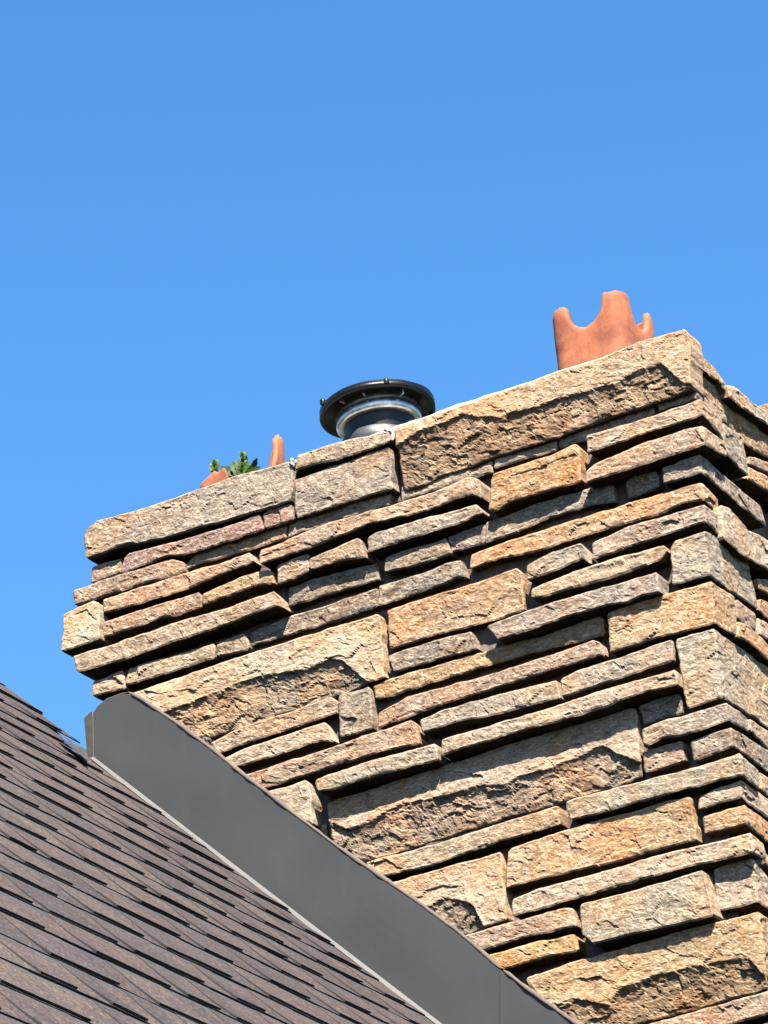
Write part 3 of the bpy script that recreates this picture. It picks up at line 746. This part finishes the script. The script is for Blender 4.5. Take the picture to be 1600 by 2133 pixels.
for k in range(kmin, kmax + 1):
    s1 = S0 + EX * k; s0 = s1 - EX - .05
    ye = y_end(s1); y = ye
    off = float(sh.uniform(.3, .95))
    ylim = -5.6 if k < kmax else -5.6
    first = True
    while y > YB + .02:
        w_ = off if first else 1.0; first = False
        y0 = max(y - w_, YB)
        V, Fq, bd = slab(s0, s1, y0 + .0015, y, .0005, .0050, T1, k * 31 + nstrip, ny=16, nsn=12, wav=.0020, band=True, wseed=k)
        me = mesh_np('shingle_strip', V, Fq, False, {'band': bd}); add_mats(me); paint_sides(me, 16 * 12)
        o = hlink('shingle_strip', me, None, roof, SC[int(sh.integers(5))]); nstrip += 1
        y = y0
    # tabs
    y = ye - float(sh.uniform(0, .12))
    while y > YB + .1:
        tw = float(sh.uniform(.10, .27)); gap = float(sh.uniform(.05, .19))
        y0 = y - tw
        tabs.append((k, s0 + .03, s1 - .003, y0, y, int(sh.integers(1e6)), float(sh.uniform(.0, .003)), int(sh.integers(5))))
        y = y0 - gap
def vis(t):
    x, y = proj(rp(t[2], (t[3] + t[4]) / 2, 0)); return max(0 - x, 0, x - 1600) + max(1400 - y, 0, y - 2133) * 1.2
tabs.sort(key=lambda t: (vis(t), -proj(rp(t[2], (t[3] + t[4]) / 2, 0))[1]))
for n_, (k, s0, s1, y0, y1, sd, lf, ci) in enumerate(tabs):
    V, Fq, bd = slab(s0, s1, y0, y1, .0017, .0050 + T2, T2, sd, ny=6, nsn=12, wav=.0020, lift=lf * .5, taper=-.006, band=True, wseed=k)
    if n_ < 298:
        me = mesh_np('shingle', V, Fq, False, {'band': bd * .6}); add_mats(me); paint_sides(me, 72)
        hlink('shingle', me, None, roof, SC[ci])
    else:
        rest_V.append(V); rest_F.append(Fq + nrest); nrest += len(V); rest_b.append(bd * .6)
if rest_V:
    me = mesh_np('shingles', np.concatenate(rest_V), np.concatenate(rest_F), False, {'band': np.concatenate(rest_b)}); me.materials.append(M_SHINGLE)
    o = hlink('shingles', me, None, roof, SC[0]); o['kind'] = 'stuff'
# small step flashing tucked under the verge beside the chimney
P = [hitn(x, y, A0 + en * .022, en) for x, y in ((120, 1528), (180, 1563), (135, 1547), (183, 1586))]
sf = strip([P[0], P[2], P[1], P[3]], .002, 'step_flashing', M_GALV, roof)

# ------------------------------------------------------------------ flue pots
def pot(name, label, base, W, Hh, topf, colr, seed, group, rot=0.0, taper=.03, th=.016, nseg=160, nz=46, inner_fill=True):
    root = empty(name, label, 'flue pot', base, group); root.rotation_euler = (0, 0, rot)
    rc = W * .20; n = nseg
    def outline(w, rc):
        # rounded square, arc-length parametrised, t=0 at the middle of the front (-y) side going to +x
        per = []; s_ = w / 2 - rc
        segs = [((0, -w / 2), (s_, -w / 2), 'l'), ((s_, -s_), -90, 'a'), ((w / 2, -s_), (w / 2, s_), 'l'), ((s_, s_), 0, 'a'), ((s_, w / 2), (-s_, w / 2), 'l'), ((-s_, s_), 90, 'a'), ((-w / 2, s_), (-w / 2, -s_), 'l'), ((-s_, -s_), 180, 'a'), ((-s_, -w / 2), (0, -w / 2), 'l')]
        lens = [s_, rc * math.pi / 2, 2 * s_, rc * math.pi / 2, 2 * s_, rc * math.pi / 2, 2 * s_, rc * math.pi / 2, s_]
        tot = sum(lens); out = []; nn = []
        for i in range(n):
            t = tot * i / n; j = 0
            while t > lens[j]: t -= lens[j]; j += 1
            a, b, k = segs[j]
            if k == 'l':
                q = t / lens[j]; out.append((a[0] + (b[0] - a[0]) * q, a[1] + (b[1] - a[1]) * q))
            else:
                an = math.radians(b + 90 * t / lens[j]); out.append((a[0] + rc * math.cos(an), a[1] + rc * math.sin(an)))
        return np.array(out)
    O = outline(W, rc); I = outline(W - 2 * th, max(rc - th * .7, .008))
    tt = np.arange(n) / n
    tops = np.array([topf(t) for t in tt]) + .004 * fbm(tt * 40, tt * 0, seed, 3)
    V = []; 
    for side_, OO in ((0, O), (1, I)):
        for j in range(nz + 1):
            q = j / nz
            for k in range(n):
                z = tops[k] * q; sc = 1 + taper * (z / Hh)
                lip = 1.0
                if side_ == 0 and q > .93: lip = 1 - .10 * th / W * ((q - .93) / .07) ** 2 * 6
                V.append((OO[k, 0] * sc * lip, OO[k, 1] * sc * lip, z - (.003 if side_ else 0)))
    Fc = []; off = (nz + 1) * n
    for j in range(nz):
        for k in range(n):
            a, b = j * n + k, j * n + (k + 1) % n
            Fc.append((a, b, b + n, a + n)); Fc.append((off + a, off + a + n, off + b + n, off + b))
    for k in range(n):
        a, b = nz * n + k, nz * n + (k + 1) % n
        Fc.append((a, b, off + b, off + a))
    V = np.array(V); V[:, 0] += .0015 * fbm(V[:, 2] / .04, V[:, 1] / .05, seed, 2); V[:, 1] += .0015 * fbm(V[:, 2] / .04 + 8, V[:, 0] / .05, seed, 2)
    o = link('pot_wall', mesh_np('pot_wall', V, np.array(Fc), True), M_TERRA, root, colr)
    # mortar collar at its foot
    v2, f2 = lathe([(W * .78, -.02), (W * .76, .01), (W * .66, .035), (W * .5, .05)], 40, .006, seed)
    link('mortar_collar', mesh_np('mortar_collar', v2, f2, True), M_CROWN, root)
    return root
ZB = 6.76
yp = .22
pL = hit(1146, 700, 1, yp); pR = hit(1296, 660, 1, yp)
Wp = (pR[0] - pL[0]); cx = (pL[0] + pR[0]) / 2
Htop = hit(1284, 604, 1, yp + .01)[2] - ZB
def crownf(t, H=Htop, dep=.086, w=.285):
    # distance along the side from its middle, sides centred on t = 0, .25, .5, .75
    q = ((t + .125) % .25) - .125; q = abs(q) / .25
    if q < w: return H - dep * math.sqrt(max(0, 1 - (q / w) ** 2.2)) - .003 * (1 - (q / w))
    e = (q - w) / (.5 - w); return H - .004 * max(0, 1 - e * 2.5) ** 2
pot('flue_pot', 'intact terracotta flue pot with scalloped crown rim, behind the top right cap stone', (cx, yp + Wp / 2, ZB), Wp, Htop, crownf, (.275, .088, .042), 5, 'terracotta flue pots on the chimney top')
# broken pot at the left end
W2 = Wp * .90; lp = hit(406, 1010, 1, .22); cx2 = lp[0] + W2 / 2; z_low = hit(430, 1000, 1, .22)[2] - ZB - .014; z_hi = hit(578, 903, 1, .22 + W2)[2] - ZB - .030
def brokenf(t):
    # corners: front right .125, back right .375, back left .625, front left .875
    P = [(0, z_low + .034), (.012, z_low + .02), (.02, z_low - .06), (.06, z_low - .12), (.125, z_low - .14), (.22, z_low - .08), (.27, z_hi - .13), (.295, z_hi - .080), (.303, z_hi - .02), (.314, z_hi - .022), (.325, z_hi - .004), (.335, z_hi - .012), (.36, z_hi), (.375, z_hi - .009), (.39, z_hi + .004), (.415, z_hi - .016), (.428, z_hi - .04), (.442, z_hi - .085), (.46, z_hi - .11), (.50, z_hi - .19), (.56, z_low - .02),
         (.70, z_low - .04), (.80, z_low - .012), (.83, z_low + .010), (.87, z_low + .016), (.90, z_low + .022), (.95, z_low + .038), (.96, z_low + .032), (.98, z_low + .034), (1, z_low + .036)]
    return max(.05, float(np.interp(t, [q[0] for q in P], [q[1] for q in P])))
pot('flue_pot', 'broken terracotta flue pot with one tall shard left and weeds growing inside', (cx2, .22 + W2 / 2, ZB), W2, z_hi, brokenf, (.265, .092, .046), 9, 'terracotta flue pots on the chimney top', taper=.02)

# ------------------------------------------------------------------ weeds in the broken pot
def leaf(base, tip, width, bend, mat, parent, name='leaf', lobes=0, seed=0):
    base = np.array(base); tip = np.array(tip); ax = tip - base; L = np.linalg.norm(ax); ax /= L
    side_ = np.cross(ax, np.array([.5, -.86, .1])); side_ /= np.linalg.norm(side_); up = np.cross(side_, ax)
    V = []; n = 10
    for i in range(n + 1):
        t = i / n; w = 1.35 * width * (math.sin(math.pi * min(1, t * .9 + .08)) ** .8) * (1 + (lobes * .35 * math.sin(t * 19 + seed)))
        c = base + ax * L * t + up * bend * math.sin(math.pi * t) 
        V += [c - side_ * w, c - up * w * .25, c + side_ * w]
    Fc = []
    for i in range(n):
        a = 3 * i; Fc += [(a, a + 1, a + 4, a + 3), (a + 1, a + 2, a + 5, a + 4)]
    m0 = len(V); V = V + [q + up * .0008 for q in V]; Fc += [tuple(m0 + j for j in f[::-1]) for f in Fc]
    return link(name, mesh_np(name, V, Fc, True), mat, parent)
def weed(label, stems, leaves, bx, yy):
    b = hit(*bx, 1, yy); root = empty('weed', label, 'plant', tuple(b), 'weeds in the broken flue pot')
    rel = lambda p_: np.array(hit(*p_, 1, yy)) - b
    for sx in stems:
        P = [rel(q) for q in sx]; v, f = tube(P, np.linspace(.0035, .0015, len(P)), 6); link('stem', mesh_np('stem', v, f, True), M_LEAFL, root)
        r = np.random.default_rng(len(sx) + int(sx[0][0]))
        P = np.array(P); n = 18
        for i in range(n):                      # small crowded leaves and buds up the flowering stem
            t = .25 + .75 * i / n; q = np.array([np.interp(t, np.linspace(0, 1, len(P)), P[:, k_]) for k_ in range(3)])
            a = i * 2.4; d = np.array([math.cos(a) * .75, math.sin(a) * .75, .75]); d /= np.linalg.norm(d)
            leaf(q, q + d * (.026 - .012 * t), .0038, .003, M_LEAFL, root, 'leaf', 0, i)
    for (b0, b1, w, be, mt) in leaves:
        leaf(rel(b0) + np.array([0, .0, 0]), rel(b1), w, be, mt, root, 'leaf', .5, b0[0])
weed('taller weed with pale green bud spike and broad dark leaves in the broken pot', [[(505, 1010), (504, 985), (506, 962), (505, 943)]],
     [((500, 1000), (482, 962), .010, .010, M_LEAFD), ((508, 995), (536, 954), .0085, -.012, M_LEAFD), ((514, 988), (543, 973), .007, .004, M_LEAFD), ((498, 998), (459, 972), .009, .010, M_LEAFD),
      ((506, 985), (519, 962), .006, .003, M_LEAFL), ((494, 998), (474, 978), .008, .004, M_LEAFD), ((500, 995), (492, 956), .006, .006, M_LEAFD), ((507, 990), (514, 948), .005, -.006, M_LEAFD), ((512, 996), (548, 980), .006, .004, M_LEAFD), ((497, 1000), (466, 985), .006, .004, M_LEAFD), ((512, 992), (528, 975), .008, .004, M_LEAFD)], (503, 1012), .30)
weed('short pale weed leaning over the low broken rim at the left', [[(450, 1012), (450, 992), (447, 975), (448, 960)]],
     [((452, 1000), (466, 976), .006, .004, M_LEAFL), ((448, 995), (438, 966), .005, .003, M_LEAFL), ((455, 1002), (470, 985), .008, .004, M_LEAFD), ((449, 985), (456, 965), .005, .002, M_LEAFL)], (451, 1015), .235)

# ------------------------------------------------------------------ metal vent
YV = .44
vc = hit(786, 853, 1, YV); k_ = 10.9 / F_PX
vent = empty('metal_vent', 'black round flue vent with silver collar, behind the middle cap stones', 'vent', (vc[0], YV, ZB))
zv = vc[2] - ZB; RD = 121 * np.linalg.norm(vc - CAM) / F_PX
tilt = Matrix.Rotation(math.radians(-3), 4, 'Y') @ Matrix.Rotation(math.radians(2), 4, 'X')
def vl(name, prof, mat, z=zv, n=72, jit=0, ti=True):
    v, f = lathe(prof, n, jit, 3); o = link(name, mesh_np(name, v, f, True), mat, vent); o.location = (0, 0, z)
    if ti: o.rotation_euler = tilt.to_euler()
    return o
vl('flange', [(RD * .60, -.004), (RD * .95, -.005), (RD * .96, -.015), (RD, -.015), (RD, .008), (RD * .98, .007), (RD * .7, .008), (RD * .55, .012), (.001, .014)], M_BLACK, jit=.003)
vl('collar', [(RD * .70, -.003), (RD * .715, -.012), (RD * .74, -.022), (RD * .725, -.026), (RD * .74, -.030), (RD * .742, -.052), (RD * .72, -.058), (RD * .70, -.060), (RD * .60, -.060)], M_GALV)
vl('neck', [(RD * .63, -.05), (RD * .62, -.10), (RD * .60, -.13)], M_BLACK)
vl('pipe', [(RD * .60, -.105), (RD * .655, -.112), (RD * .66, -.14), (RD * .64, -.15), (RD * .64, -zv - .02)], M_PIPE, ti=False)
for th_, r_ in ((232, 1.0), (118, .98), (48, .98), (165, .98), (310, .98)):
    a = math.radians(th_); v, f = lathe([(.008, -.006), (.009, 0), (.009, .008), (.006, .012), (.001, .013)], 14)
    o = link('lug', mesh_np('lug', v, f, True), M_BLACK, vent); o.location = (RD * r_ * math.cos(a), RD * r_ * math.sin(a), zv)
for th_, l_ in ((255, .05), (285, .04), (330, .045)):
    a = math.radians(th_); v, f = boxv(-.010, .010, -.003, .003, -.018, 0)
    o = link('clip', mesh_np('clip', v, f), M_GALV, vent); o.location = (RD * .84 * math.cos(a), RD * .84 * math.sin(a), zv - .006); o.rotation_euler = (0, 0, a)
print('stones', NST[0], 'strips', nstrip, 'tabs', len(tabs), 'tris', sum(len(o.data.polygons) * 2 for o in bpy.data.objects if o.type == 'MESH'))
